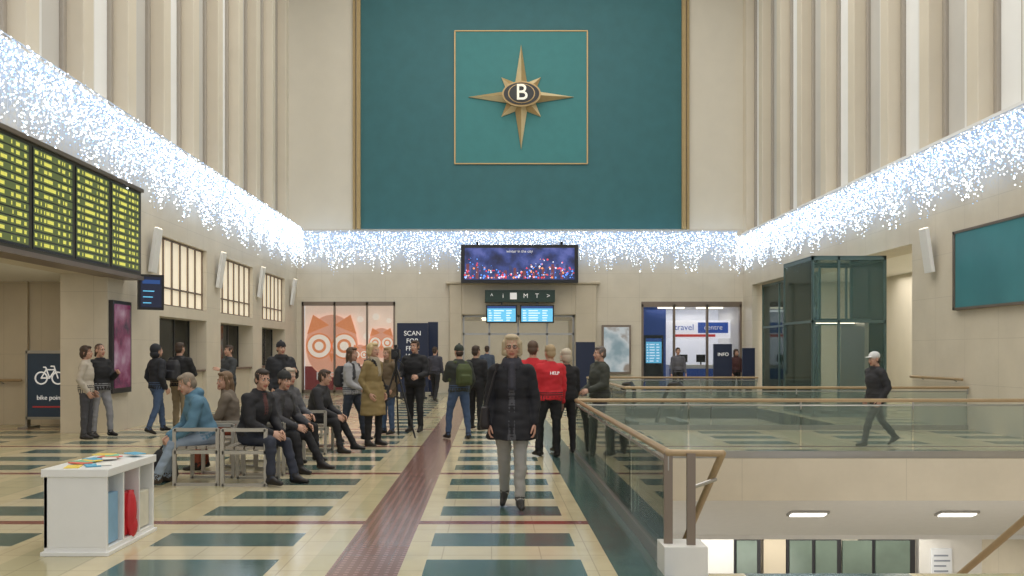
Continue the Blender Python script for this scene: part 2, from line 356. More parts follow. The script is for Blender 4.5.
for (lx,lz,r) in ((-4.75,2.15,.13),(-5.0,2.8,.12),(-4.4,2.9,.13),(-3.9,2.75,.1)): b.disc((lx,oy-.1,lz),r,'Y',CRM,20,r,.05)
b.text('EXPRESS',.42,TM(-5.9,oy-.14,.62),TXW)
for x in (x0,-5.95,-4.72,x1-.07): b.box(x,x+.07,D-.02,D+.1,0,3.45,BRZ)
b.box(x0,x1,D-.02,D+.1,3.3,3.45,BRZ);b.box(x0,x1,D-.02,D+.1,0,.12,BRZ);b.box(x0,x1,D+.03,D+.05,0,3.4,GLS)
b.finish('owl_shop_window')
# ---- entrance corridor
b=MB(); b.box(-1.6,-1.5,D+.5,D+8,0,3,WALLU);b.box(3.6,3.7,D+.5,D+8,0,3,WALLU);b.box(-1.6,3.7,D+.5,D+8,3.0,3.1,WHT);b.box(-1.6,3.7,D+7.9,D+8,0,3,mat('corridor_end',(.45,.4,.3),.5,emit=.25,ecol=(.9,.8,.6)))
for yy in (D+2,D+4,D+6):
    for xx in (0,2): b.box(xx-.4,xx+.4,yy,yy+.25,2.96,3.0,WARM)
b.finish('wall_corridor')
b=MB()
for x in (-1.08,-.1,1.0,2.1,3.1): b.box(x,x+.07,D+.25,D+.33,0,2.95,STEEL)
for z in (0,2.2,2.88): b.box(-1.08,3.17,D+.25,D+.33,z,z+.07,STEEL)
b.box(-1.08,3.17,D+.28,D+.29,0,2.9,GLS); b.finish('door_1')
# LED screen
b=MB(); x0,x1,z0,z1=fx(461,33.2),fx(578,33.2),fz(283,33.2),fz(245,33.2)
b.box(x0,x1,33.1,33.4,z0,z1,BLK); b.box(x0+.14,x1-.14,33.08,33.1,z0+.12,z1-.12,screenm('led_city_night',[(.004,.006,.03),(.012,.02,.09),(.03,.05,.2),(.08,.10,.32)],2.0,1.2))
rr=random.Random(5); lc=[mat('led_orange',(.8,.3,.1),.5,emit=.8,ecol=(.9,.35,.18),nz=0),mat('led_red',(.6,.05,.08),.5,emit=.7,ecol=(.75,.08,.12),nz=0),mat('led_pale',(.8,.8,.9),.5,emit=.8,ecol=(.7,.78,1),nz=0),mat('led_blue',(.1,.3,.9),.5,emit=.8,ecol=(.12,.3,.9),nz=0)]
W=x1-x0-.3
for i in range(210):
    u=rr.random();zz=z0+.18+.75*rr.random()**1.5*(.6+.4*math.sin(u*9+1)); q=rr.uniform(.012,.04); xx=x0+.15+u*W
    b.disc((xx,33.075,zz),q,'Y',lc[rr.choice([0,1,1,2,3,3])],8,q,.006)
for i in range(22):
    xx=x0+.2+i*(W-.2)/22; hh=rr.uniform(.15,.6); b.box(xx,xx+.1,33.074,33.08,z0+.14,z0+.14+hh,mat('led_building_%d'%(i%2),[(.1,.04,.05),(.03,.04,.1)][i%2],.5,emit=.5,ecol=[(.25,.07,.09),(.05,.07,.22)][i%2],nz=0))
b.text('winter in the city',.14,TM((x0+x1)/2,33.07,z1-.25),TXW)
for x in (x0+.6,x1-.6): b.box(x-.04,x+.04,33.2,33.28,z1,z1+.12,DK); b.box(x-.04,x+.04,33.2,D,z1+.04,z1+.12,DK)
b.finish('led_display_screen')
b=MB(); x0,x1,z0,z1=fx(485,33.4),fx(555,33.4),fz(302,33.4),fz(290,33.4)
b.box(x0,x1,33.4,D-.2,z0,z1,mat('sign_green_black',(.02,.05,.04),.4)); 
for i,ch in enumerate(['^','i','','M','T','>']): b.text(ch or '-',.24,TM(x0+.25+i*.42,33.39,(z0+z1)/2),TXW)
b.box(x0+.93,x0+1.18,33.385,33.4,z0+.1,z1-.1,TXW)
b.finish('direction_sign')
for xa,xb in ((486,517),(520,554)):
    x0,x1,z0,z1=fx(xa,33.3),fx(xb,33.3),fz(323,33.3),fz(305,33.3)
    b=MB(); b.box(x0,x1,33.3,33.39,z0,z1,BLK); tt(b,Matrix.Translation(((x0+x1)/2,33.3,(z0+z1)/2)),x1-x0-.1,z1-z0-.1,5,SCL); b.box((x0+x1)/2-.03,(x0+x1)/2+.03,33.3,33.38,z1,fz(302.5,33.3),DK)
    b.finish('timetable_monitor')
def board(name,px0,px1,py0,py1,d,m,feet=True,ts=.3,txts=None):
    b=MB(); x0,x1,z0,z1=fx(px0,d),fx(px1,d),fz(py1,d),fz(py0,d)
    b.box(x0,x1,d,d+.12,max(0,z0),z1,m[0]); 
    if len(m)>1: b.box(x0+.07,x1-.07,d-.012,d,z0+.08,z1-.08,m[1])
    if feet: b.box(x0+.03,x1-.03,d-.12,d+.24,0,.05,DK); 
    if feet and z0>.05: b.box(x0+.1,x1-.1,d+.02,d+.1,.05,z0,DK)
    for i,tx in enumerate(txts or []): b.text(tx,ts,TM((x0+x1)/2,d-.02,z1-.35-i*ts*1.15),TXW)
    return b.finish(name)
board('information_totem',397,428,323,392,30,[NAVY],ts=.22,txts=['SCAN','FOR','FREE','WIFI'])
board('information_totem',428,438,322,392,31.5,[NAVY])
board('information_totem',790,807,331,389,27,[NAVY],ts=.2,txts=['metro'])
board('information_totem',714,732,344,388,30,[NAVY],ts=.16,txts=['INFO'])
board('information_totem',743,755,348,388,30,[NAVY])
board('information_totem',576,595,342,389,32,[NAVY])
board('framed_poster',602,631,325,374,33.88,[BRZ,screenm('poster_light',[(.25,.35,.38),(.42,.50,.52),(.62,.66,.66),(.3,.25,.2)],1.6,.7)],feet=False)
# ---- right shop
b=MB(); x0,x1=5.68,9.47
b.box(x0,x1,D+3.5,D+3.6,0,3.35,mat('shop_interior_white',(.7,.7,.72),.5,emit=.3,ecol=(.8,.85,1),nz=.1)); b.box(x0-.1,x0,D+.5,D+3.6,0,3.35,mat('shop_blue_wall',(.02,.05,.22),.5,emit=.22,ecol=(.03,.1,.40)));b.box(x1,x1+.1,D+.5,D+3.6,0,3.35,WHT)
b.box(x0,x0+1.2,D+1.4,D+1.5,0,3.3,mat('shop_blue_wall'))
b.box(x0,x1,D+.5,D+3.6,3.3,3.35,WHT); b.box(x0+1.2,x1,D+1.6,D+1.7,2.1,2.8,mat('shop_sign_white',(.8,.8,.85),.5,emit=.7,nz=0)); b.box(x0+1.6,x1-.6,D+1.58,D+1.6,2.15,2.25,mat('shop_sign_red',(.6,.03,.03),.5,emit=.4,nz=0)); b.box(x0+2.5,x1-.1,D+1.56,D+1.58,2.3,2.72,mat('shop_sign_blue',(.02,.08,.4),.5,emit=.4,nz=0)); b.text('travel',.34,TM(x0+1.95,D+1.55,2.52),mat('shop_sign_blue')); b.text('centre',.28,TM(x0+3.1,D+1.54,2.52),TXW)
b.box(x0+1.3,x1-.3,D+1.2,D+1.9,0,1.05,WHG); b.box(x0+1.3,x1-.3,D+1.18,D+1.2,.5,.9,mat('shop_blue_wall'))
for k in range(3): b.box(x0+1.7+k*.7,x0+2.05+k*.7,D+1.4,D+1.45,1.15,1.45,BLK); b.box(x0+1.85+k*.7,x0+1.9+k*.7,D+1.4,D+1.45,1.05,1.15,BLK)
b.box(x0+.2,x0+.95,D+.6,D+.8,.5,2.2,BLK); tt(b,Matrix.Translation((x0+.575,D+.6,1.6)),.6,.95,7,SCL); b.box(x0+.3,x0+.8,D+.6,D+.8,0,.5,DK)
for xx in (7.0,8.5): b.box(xx-.5,xx+.5,D+.9,D+1.1,3.24,3.3,WARM)
for x in (x0,x0+1.2,x0+2.45,x1-.08): b.box(x,x+.08,D-.02,D+.1,0,3.35,BRZ)
b.box(x0,x1,D-.02,D+.1,3.25,3.45,BRZ);b.box(x0,x1,D+.03,D+.05,0,3.3,GLS)
b.finish('ticket_shop_front')
b=MB(); b.box(XR-.08,XR,10,18.3,2.45,3.95,mat('mural_teal',(.04,.16,.175),.3,emit=.22,ecol=(.03,.17,.19),nz=.4,ns=1.0)); b.box(XR-.1,XR,18.3,18.38,2.4,4.0,BRZ); b.box(XR-.1,XR,10,18.38,3.95,4.0,BRZ); b.box(XR-.1,XR,10,18.38,2.4,2.45,BRZ)
b.finish('wall_mural')
b=MB(); b.tube([(XR-.1,18,1.0),(XR-.1,20.2,1.0)],.03,WOOD); b.tube([(XR-.1,18.4,1.0),(XR,18.4,.95)],.012,STEEL); b.tube([(XR-.1,19.8,1.0),(XR,19.8,.95)],.012,STEEL); b.finish('wall_handrail',smooth=True)
# elevator
b=MB(); x0,x1,y0,y1=7.67,9.45,21.5,23.6; zt=3.85
for x in (x0,x0+.62,x1-.05):
    for y in (y0,y1-.05): b.box(x,x+.05,y,y+.05,0,zt,GFR)
for z in (0,2.25,zt-.10):
    b.box(x0,x1,y0,y0+.05,z,z+.06,GFR);b.box(x0,x1,y1-.05,y1,z,z+.06,GFR);b.box(x0,x0+.05,y0,y1,z,z+.06,GFR);b.box(x1-.05,x1,y0,y1,z,z+.06,GFR)
for q in ((x0,x1,y0,y0+.1),(x0,x1,y1-.1,y1),(x0,x0+.1,y0,y1),(x1-.1,x1,y0,y1)): b.box(q[0],q[1],q[2],q[3],zt-.04,zt,GFR)
b.box(x0+.01,x0+.02,y0,y1,0,zt-.1,GLG);b.box(x1-.02,x1-.01,y0,y1,0,zt-.1,GLG);b.box(x0,x1,y0+.02,y0+.03,0,zt-.1,GLG);b.box(x0,x1,y1-.03,y1-.02,0,zt-.1,GLG);b.box(x0,x1,y0,y1,zt-.03,zt-.02,GLG)
for x in (x0+.75,x1-.35): b.box(x,x+.05,y1-.5,y1-.45,0,zt-.1,GFR)
b.box(x0+.35,x1-.25,y0+.3,y1-.3,.05,.12,DK);b.box(x0+.35,x1-.25,y0+.3,y1-.3,2.3,2.36,GFR);b.box(x1-.4,x1-.3,y0+.3,y1-.3,.1,2.3,STEEL)
b.box(x0+.45,x1-.35,y0+.9,y0+1.0,2.26,2.29,WARM)
b.finish('glass_elevator')
b=MB(); X=XR+.3
for k in range(4):
    yy=27+k*1.85; b.box(X,X+.06,yy,yy+.06,0,3.98,GFR)
for z in (0,2.4,3.9): b.box(X,X+.06,27,32.6,z,z+.07,GFR)
b.box(X+.02,X+.03,27,32.6,0,3.95,GLG); b.finish('glass_partition')
# ---- balustrades
def rail(runs,H=.84,post=1.6):
    b=MB()
    for (p,q) in runs:
        p=Vector(p);q=Vector(q);L=(q-p).length;u=(q-p)/L;n=max(1,round(L/post));nv=Vector((-u.y,u.x,0))
        b.tube([p+Vector((0,0,H)),q+Vector((0,0,H))],.028,WOOD,12)
        b.tube([p+Vector((0,0,H-.07)),q+Vector((0,0,H-.07))],.012,STEEL,8)
        for i in range(n):
            a=p+u*(L*i/n+.015);c=p+u*(L*(i+1)/n-.015)
            o=nv*.008
            b.add(([a-o+Vector((0,0,.06)),c-o+Vector((0,0,.06)),c-o+Vector((0,0,H-.06)),a-o+Vector((0,0,H-.06)),a+o+Vector((0,0,.06)),c+o+Vector((0,0,.06)),c+o+Vector((0,0,H-.06)),a+o+Vector((0,0,H-.06))],[(0,1,2,3),(7,6,5,4),(0,4,5,1),(3,2,6,7),(0,3,7,4),(1,5,6,2)]),GLASS)
        o=nv*.03
        b.add(([p-o,q-o,q-o+Vector((0,0,.1)),p-o+Vector((0,0,.1)),p+o,q+o,q+o+Vector((0,0,.1)),p+o+Vector((0,0,.1))],[(0,1,2,3),(7,6,5,4),(0,4,5,1),(3,2,6,7),(0,3,7,4),(1,5,6,2)]),STEEL)
        for i in range(n+1):
            a=p+u*(L*i/n); b.tube([a+Vector((0,0,H-.12)),a+Vector((0,0,H))],.014,STEEL,8)
    return b
b=rail([((1.25,6.35,0),(1.25,13.2,0)),((1.25,13.2,0),(XR-.04,13.2,0))])
for (x,y) in ((1.25,6.35),(1.40,6.3)):
    b.box(x-.03,x+.03,y-.012,y+.012,.0,.84,BRZ)
b.tube([(1.25,6.35,.84),(1.62,6.3,.84)],.024,WOOD,12)
b.tube([(1.62,6.3,.84),(1.6,6.38,.74),(1.55,7.6,-.25),(1.55,9.5,-1.6)],.026,WOOD,12)
b.tube([(1.42,6.32,.6),(1.6,6.42,.64)],.014,STEEL,8)
b.box(1.2,1.5,6.22,6.5,-.02,.2,WHT)
b.finish('glass_balustrade')
b=rail([((2.67,17.9,0),(XR-.04,17.9,0)),((2.67,17.9,0),(2.67,25,0)),((2.67,25,0),(7.4,25,0))]); b.finish('glass_balustrade')
b=MB(); b.tube([(3.95,6.2,.6),(3.95,6.5,.42),(3.9,9.5,-1.7)],.028,WOOD,12); b.tube([(3.95,6.4,-.3),(3.95,6.4,.45)],.02,STEEL,8); b.finish('stair_handrail',smooth=True)
b=MB(); FAS=stone('fascia_stone',(.72,.645,.51),2.4,3)
b.box(1.25,XR+1,13.14,13.2,-.62,-.005,FAS)
b.add(([Vector(v) for v in ((1.0,13.2,-.62),(XR+1,13.2,-.62),(XR+1,15.8,-1.66),(1.0,15.8,-1.66))],[(0,1,2,3)]),WHT)
b.box(1.0,XR+1,15.8,17.58,-1.74,-1.66,WHT)
b.box(1.19,1.25,-3,13.2,-4.5,-.01,FAS); b.box(XR,XR+.2,-3,17.7,-4.5,-.01,FAS)
b.finish('wall_stair_void')
for px in (808,957):
    b=MB(); X=fx(px,14.0); M=Matrix.Translation((X,14.0,-.965))@Matrix.Rotation(math.atan2(-1.04,2.6),4,'X')
    b.box(-.26,.26,-.09,.09,-.03,.01,mat('soffit_light',(1,.95,.85),.5,emit=4,nz=0),M); b.box(-.3,.3,-.12,.12,-.015,.02,STEEL,M); b.finish('recessed_ceiling_lamp')
b=MB(); b.box(2.6,2.67,17.9,25,-4.5,-.01,WALLU);b.box(7.4,7.46,17.9,25,-4.5,-.01,WALLU);b.box(2.6,7.46,25,25.1,-4.5,-.01,WALLU);b.box(2.6,7.46,17.85,17.9,-4.5,-.31,WALLU); b.finish('wall_escalator_void')
b=MB(); b.box(1.25,XR,2,25,-4.6,-4.5,mat('lower_floor_grey',(.35,.33,.28),.3)); b.finish('floor_lower')
b=MB(); b.box(1.25,XR,17.6,17.7,-4.5,-1.74,WALLU)
for px0,px1,m in ((700,733,WHG),(733,760,DK),(763,785,BEIGE),(786,840,DK),(860,914,DK),(918,990,WHT)):
    b.box(fx(px0,17.5),fx(px1,17.5),17.45,17.6,-4.5,-1.9,m)
for px0,px1 in ((737,757),(790,812),(816,837),(843,872),(876,910)):
    b.box(fx(px0,17.4),fx(px1,17.4),17.4,17.45,-4.4,-2.1,mat('lower_glass_green',(.12,.16,.13),.15,.1,emit=.10,ecol=(.35,.42,.33),nz=.4,ns=2))
b.box(fx(932,17.4),fx(952,17.4),17.4,17.44,-3.2,-2.25,mat('notice_white',(.75,.77,.8),.5,emit=.1,nz=0))
for k in range(8): b.box(fx(934,17.4),fx(950-(k%3)*2,17.4),17.39,17.4,-3.1+k*.1,-3.07+k*.1,mat('notice_text',(.3,.33,.4),.5,nz=0))
b.finish('wall_lower_level')
b=MB()
for k in range(26): b.box(1.3,5.5,6.3+k*.29,6.3+(k+1)*.29,-4.5,-.17*(k+1),BEIGE)
b.finish('staircase')
b=MB()
for x in (2.9,3.9):
    b.tube([(x,18.6,.9),(x,18.25,.82),(x,18.2,.55),(x,18.4,.4)],.045,BLK,10)
    b.tube([(x,18.6,.9),(x,19.6,.85),(x,20.4,.45),(x,24.5,-2.3)],.045,BLK,10)
    b.add(([Vector(v) for v in ((x,18.3,.1),(x,18.3,.8),(x,19.6,.82),(x,20.4,.42),(x,24.5,-2.3),(x,24.5,-3.0),(x,20.2,-.2),(x,19.4,.1))],[tuple(range(8))]),GLASS)
    b.box(x-.1,x+.1,18.2,19.6,0,.14,STEEL)
b.box(2.9,3.9,18.1,19.5,-.2,.02,STEEL)
for k in range(20): b.box(2.95,3.85,19.5+k*.25,19.75+k*.25,-.4-k*.17,-.03-k*.17,DK)
b.finish('escalator')
# ---------------- garlands
G1=mat('fairy_light_white',(.9,.95,1),.5,emit=5.5,ecol=(.82,.91,1.0),nz=0); G2=mat('fairy_light_blue',(.5,.7,1),.5,emit=1.2,ecol=(.30,.55,1.0),nz=0); GW=mat('garland_wire',(.55,.6,.68),.5,nz=0)
def garland(P):
    V=[];F=[]
    for (x,y,z,r) in P:
        o=len(V); V+=[(x+r,y,z),(x-r,y,z),(x,y+r,z),(x,y-r,z),(x,y,z+r),(x,y,z-r)]
        F+=[(o,o+2,o+4),(o+2,o+1,o+4),(o+1,o+3,o+4),(o+3,o,o+4),(o+2,o,o+5),(o+1,o+2,o+5),(o+3,o+1,o+5),(o,o+3,o+5)]
    return V,F
def icicles(a,bb,fn,ztop,dn,step,r,dz=.062):
    P=[];Q=[];b=MB();s=a
    while s<bb:
        L=dn*(.66+.34*abs(math.sin(s*1.9)))*random.uniform(.55,1.08)
        z=ztop-random.random()*.08
        x,y=fn(s,0); b.add(([Vector((x,y,ztop+.03)),Vector((x+.003,y+.003,ztop+.03)),Vector((x+.003,y+.003,ztop-L)),Vector((x,y,ztop-L))],[(0,1,2,3)]),GW)
        while z>ztop-L:
            xx,yy=fn(s+random.uniform(-.04,.04),random.uniform(-.07,.09)); dep=(ztop-z)/dn
            k=random.random(); rad=r*(random.uniform(.55,1.1) if k<.9 else random.uniform(1.3,1.9))
            (Q if k<.36 else P).append((xx,yy,z+random.uniform(-.03,.03),rad));z-=dz*(.8+.9*dep)
        s+=step
    x0,y0=fn(a,0);x1,y1=fn(bb,0);b.tube([(x0,y0,ztop+.03),(x1,y1,ztop+.03)],.015,GW,6)
    x0,y0=fn(a,-.1);x1,y1=fn(bb,-.1)
    b.add(([Vector((x0,y0,ztop+.02)),Vector((x1,y1,ztop+.02)),Vector((x1,y1,ztop-dn)),Vector((x0,y0,ztop-dn))],[(0,1,2,3)]),glowm('garland_glow_%d'%int(s*10),ztop-dn,ztop))  # added glow sheet behind the light strings
    b.add(garland(P),G1); b.add(garland(Q),G2); b.finish('fairy_light_curtain'); print(len(P),len(Q))
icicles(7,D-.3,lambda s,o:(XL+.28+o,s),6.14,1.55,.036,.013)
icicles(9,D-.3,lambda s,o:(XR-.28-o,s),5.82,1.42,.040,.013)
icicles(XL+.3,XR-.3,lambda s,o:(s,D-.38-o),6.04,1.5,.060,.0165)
# ---------------- furniture
def bench(x,y,rz,n=2):
    b=MB();M=Matrix.Translation((x,y,0))@Matrix.Rotation(math.radians(rz),4,'Z')
    BW=mat('bench_wood_grey',(.32,.28,.23),.5,nz=.15);BM=mat('bench_metal',(.46,.43,.38),.45,.3,nz=.05)
    L=.62*n
    for k in range(4): b.box(-L/2,L/2,-.22+k*.115,-.22+k*.115+.095,.42,.455,BW,M)
    for i in range(n+1):
        xx=-L/2+i*.62
        for yy in (-.25,.25): b.box(xx-.02,xx+.02,yy-.02,yy+.02,0,.66,BM,M)
        b.box(xx-.02,xx+.02,-.25,.25,.63,.67,BM,M); b.box(xx-.02,xx+.02,-.25,.25,.37,.41,BM,M); b.box(xx-.02,xx+.02,-.25,.25,0,.03,BM,M)
    b.finish('waiting_bench')
bench(-3.42,10.75,90,1);bench(-2.85,10.7,90,1);bench(-2.85,11.9,90,2);bench(-3.42,12.1,90,2);bench(-2.75,14.2,90,2);bench(-3.3,16.2,90,2)
b=MB();x0,x1,y0,y1=-3.40,-2.92,6.84,7.80
b.box(x0,x1,y0,y1,0,.06,WHG);b.box(x0-.015,x1+.015,y0-.015,y1+.015,.60,.66,WHG);b.box(x0,x0+.03,y0,y1,.06,.6,WHG);b.box(x0,x1,y0,y0+.03,.06,.6,WHG);b.box(x0,x1,y1-.03,y1,.06,.6,WHG)
for yy in (7.16,7.48): b.box(x0,x1,yy-.012,yy+.012,.06,.6,WHG)
b.box(x0-.02,x1+.02,y0-.02,y1+.02,0,.03,WHG)
cols=[(.25,.45,.65),(.6,.03,.04),(.75,.72,.6)]
for i,c in enumerate(cols):
    m=mat('leaflet_%d'%i,c,.5,nz=.2)
    for k in range(5): b.box(x0+.05+k*.085,x0+.11+k*.085,6.89+i*.32,7.12+i*.32,.07,.50-.04*i-.012*k,m)
b.add(ellip((x1-.02,7.33,.26),(.05,.07,.17)),mat('leaflet_1'));b.add(ellip((x1-.01,7.35,.13),(.04,.06,.09)),mat('leaflet_1'))
for k in range(12):
    m=mat('paper_%d'%(k%5),[(.8,.6,.1),(.1,.4,.6),(.8,.8,.75),(.7,.15,.1),(.2,.5,.3)][k%5],.5,nz=.1)
    M=Matrix.Translation((x0+.1+random.random()*.28,y0+.12+k*.065,.66+.002*k))@Matrix.Rotation(random.random()*1.5,4,'Z'); b.box(-.055,.055,-.085,.085,0,.008,m,M)
b.finish('leaflet_stand',bevel=.004)
# ---------------- PEOPLE
def remesh(parts,vox,smooth=3,wr=0):
    V=[];F=[];ids=[]
    for (v,f),m in parts:
        o=len(V);V+=[tuple(q) for q in v];F+=[tuple(a+o for a in g) for g in f];ids+=[m]*len(v)
    me=bpy.data.meshes.new('r');me.from_pydata(V,[],F);ob=bpy.data.objects.new('r',me);S.collection.objects.link(ob)
    r=ob.modifiers.new('r','REMESH');r.mode='VOXEL';r.voxel_size=vox;r.adaptivity=0
    s=ob.modifiers.new('s','SMOOTH');s.factor=.5;s.iterations=smooth
    dg=bpy.context.evaluated_depsgraph_get();m2=bpy.data.meshes.new_from_object(ob.evaluated_get(dg))
    kd=kdtree.KDTree(len(V))
    for i,v in enumerate(V): kd.insert(v,i)
    kd.balance()
    nv=[v.co.copy() for v in m2.vertices]
    if wr:
        nr=[v.normal.copy() for v in m2.vertices]
        for i,v in enumerate(nv):
            k=ids[kd.find(v)[1]]
            if k in ('top','pants'):
                q=Vector((v.x*9,v.y*9,v.z*17))+Vector((.3,.7,.1)); nv[i]=v+nr[i]*(wr*noise.noise(q)+wr*.7*noise.noise(q*.4))
    out=[]
    for p in m2.polygons: out.append((tuple(p.vertices),ids[kd.find(p.center)[1]]))
    bpy.data.objects.remove(ob);bpy.data.meshes.remove(me);bpy.data.meshes.remove(m2)
    return nv,out
_hands={}
def hand(kind):
    if kind in _hands: return _hands[kind]
    P=[];k={'relax':(14,22,26),'grip':(55,70,45),'flat':(6,8,10)}[kind]
    P.append((loft([((0,0,.02),(.019,0,0),(0,.027,0)),((0,0,-.02),(.018,0,0),(0,.030,0)),((0,0,-.06),(.016,0,0),(0,.041,0)),((0,0,-.095),(.013,0,0),(0,.041,0))],16),'skin'))
    for i,L in enumerate((.072,.082,.077,.06)):
        y=-.031+.0205*i;p=Vector((0,y,-.09));a=0
        for j,fr in enumerate((.45,.31,.24)):
            a+=math.radians(k[j]); q=p+Vector((-math.sin(a),(i-1.5)*.04,-math.cos(a)))*L*fr
            P.append((capsule(p,.0095-.001*j,q,.0088-.001*j,8),'skin'));p=q
    p=Vector((-.004,-.026,-.025));q=p+Vector((-.016,-.026,-.034));P.append((capsule(p,.015,q,.0115,8),'skin'))
    r=q+Vector((-.008,-.008,-.030));P.append((capsule(q,.011,r,.0095,8),'skin'));P.append((capsule(r,.0095,r+Vector((-.006,.003,-.02)),.008,8),'skin'))
    _hands[kind]=remesh(P,.0042,1);return _hands[kind]
_heads={}
def head(style):
    if style in _heads: return _heads[style]
    P=[]
    def E(c,r,m='skin',R=None): P.append((ellip(c,r,R,20,14),m))
    def C(p,r,q,s,m='skin'): P.append((capsule(p,r,q,s,12),m))
    E((0,.012,.03),(.074,.092,.086));E((0,-.028,-.03),(.060,.062,.085));E((0,-.062,-.092),(.026,.024,.022));E((0,-.02,-.06),(.056,.055,.05))
    C((0,-.088,.012),.008,(0,-.106,-.028),.012);E((-.012,-.095,-.03),(.009,.01,.008));E((.012,-.095,-.03),(.009,.01,.008))
    C((-.042,-.078,.026),.009,(.042,-.078,.026),.009)
    E((.04,-.062,-.025),(.018,.02,.018));E((-.04,-.062,-.025),(.018,.02,.018))
    for s in(-1,1): E((s*.077,.012,-.008),(.010,.020,.032))
    C((0,.02,-.06),.052,(0,.035,-.2),.058)
    E((0,-.086,-.060),(.024,.009,.005),'lips');E((0,-.085,-.070),(.020,.009,.006),'lips')
    for s in(-1,1): C((s*.016,-.090,.030),.0045,(s*.044,-.080,.032),.004,'hair')
    if style in('short','side','grey'):
        E((0,.028,.05),(.083,.094,.084),'hair');E((0,.06,-.01),(.074,.062,.075),'hair');E((0,-.03,.092),(.062,.05,.032),'hair')
        for s in(-1,1): E((s*.07,.0,.03),(.014,.03,.035),'hair')
    if style in('bob','curly','long'):
        E((0,.028,.055),(.092,.10,.086),'hair');E((0,.06,-.02),(.085,.068,.10),'hair');E((0,-.035,.10),(.065,.05,.03),'hair')
        for s in(-1,1): C((s*.078,-.01,.05),.026,(s*.084,.01,-.06),.024,'hair')
    if style=='curly':
        rr=random.Random(3)
        for i in range(34):
            a=rr.uniform(0,2*math.pi);h=rr.uniform(-.08,.125); c=math.sqrt(max(0,1-(h/.14)**2))
            x,y=.088*c*math.sin(a),.03+.096*c*math.cos(a)
            if y<-.03 and h<.09: continue
            E((x,y,h),(.019,.019,.019),'hair')
    if style=='long':
        C((0,.07,-.05),.07,(0,.075,-.2),.055,'hair')
        for s in(-1,1): C((s*.078,.01,-.04),.03,(s*.075,-.01,-.18),.024,'hair')
    if style=='pony':
        E((0,.028,.05),(.083,.094,.084),'hair');E((0,.05,0),(.078,.068,.07),'hair');C((0,.12,.05),.028,(0,.15,-.1),.018,'hair')
    if style in('beanie','cap'):
        E((0,.05,-.02),(.074,.06,.06),'hair');E((0,.016,.062),(.086,.104,.084),'hat')
        if style=='beanie': P.append((loft([((0,.012,.03),(.089,0,0),(0,.106,0)),((0,.012,.066),(.088,0,0),(0,.104,0))],24),'hat'));E((0,.02,.15),(.02,.02,.02),'hat')
        else: P.append((loft([((0,-.10,.05),(.07,0,0),(0,.055,0)),((0,-.10,.062),(.068,0,0),(0,.055,0))],24),'hat'))
    if style=='hood':
        E((0,.045,.04),(.105,.11,.115),'top');E((0,.06,-.06),(.10,.09,.09),'top')
    if style=='bald':
        E((0,.062,-.01),(.072,.058,.055),'hair')
        for s in(-1,1): E((s*.07,.03,.0),(.013,.035,.03),'hair')
    nv,f=remesh(P,.0055,2)
    for s in(-1,1):
        for (c,r,m) in (((s*.030,-.0805,.008),(.0135,.008,.0075),'eye'),((s*.030,-.0875,.008),(.007,.003,.007),'iris')):
            V,F=ellip(c,r,None,10,6);o=len(nv);nv=nv+V;f=f+[(tuple(a+o for a in g),m) for g in F]
    _heads[style]=(nv,f);return _heads[style]
def vec(f,a,s): f=math.radians(f);a=math.radians(a);return Vector((s*math.sin(a),-math.sin(f)*math.cos(a),-math.cos(f)*math.cos(a)))
def col(c,pre,rough=.8):
    n='%s_%02x%02x%02x'%(pre,*[int(255*min(1,v)) for v in c]); 
    return mat(n,c,rough,nz=.15,ns=9,bump=.05)
SKIN=(.55,.32,.23)
STAND=((4,4,-3,0),(0,4,-2,0)); CONTRA=((12,7,0,0),(-2,2,-3,0)); SIT=((84,8,4,0),(84,6,-6,0)); SITX=((84,5,28,0),(86,10,12,0)); STEP=((20,2,6,0),(-10,2,-24,20))
AD=((6,9,14,5),(4,9,16,5)); PK=((-14,16,32,-10),(-14,16,32,-10)); PHONE=((18,10,110,-18),(-12,14,30,-8)); CROSS=((22,14,80,-48),(22,14,86,-48))
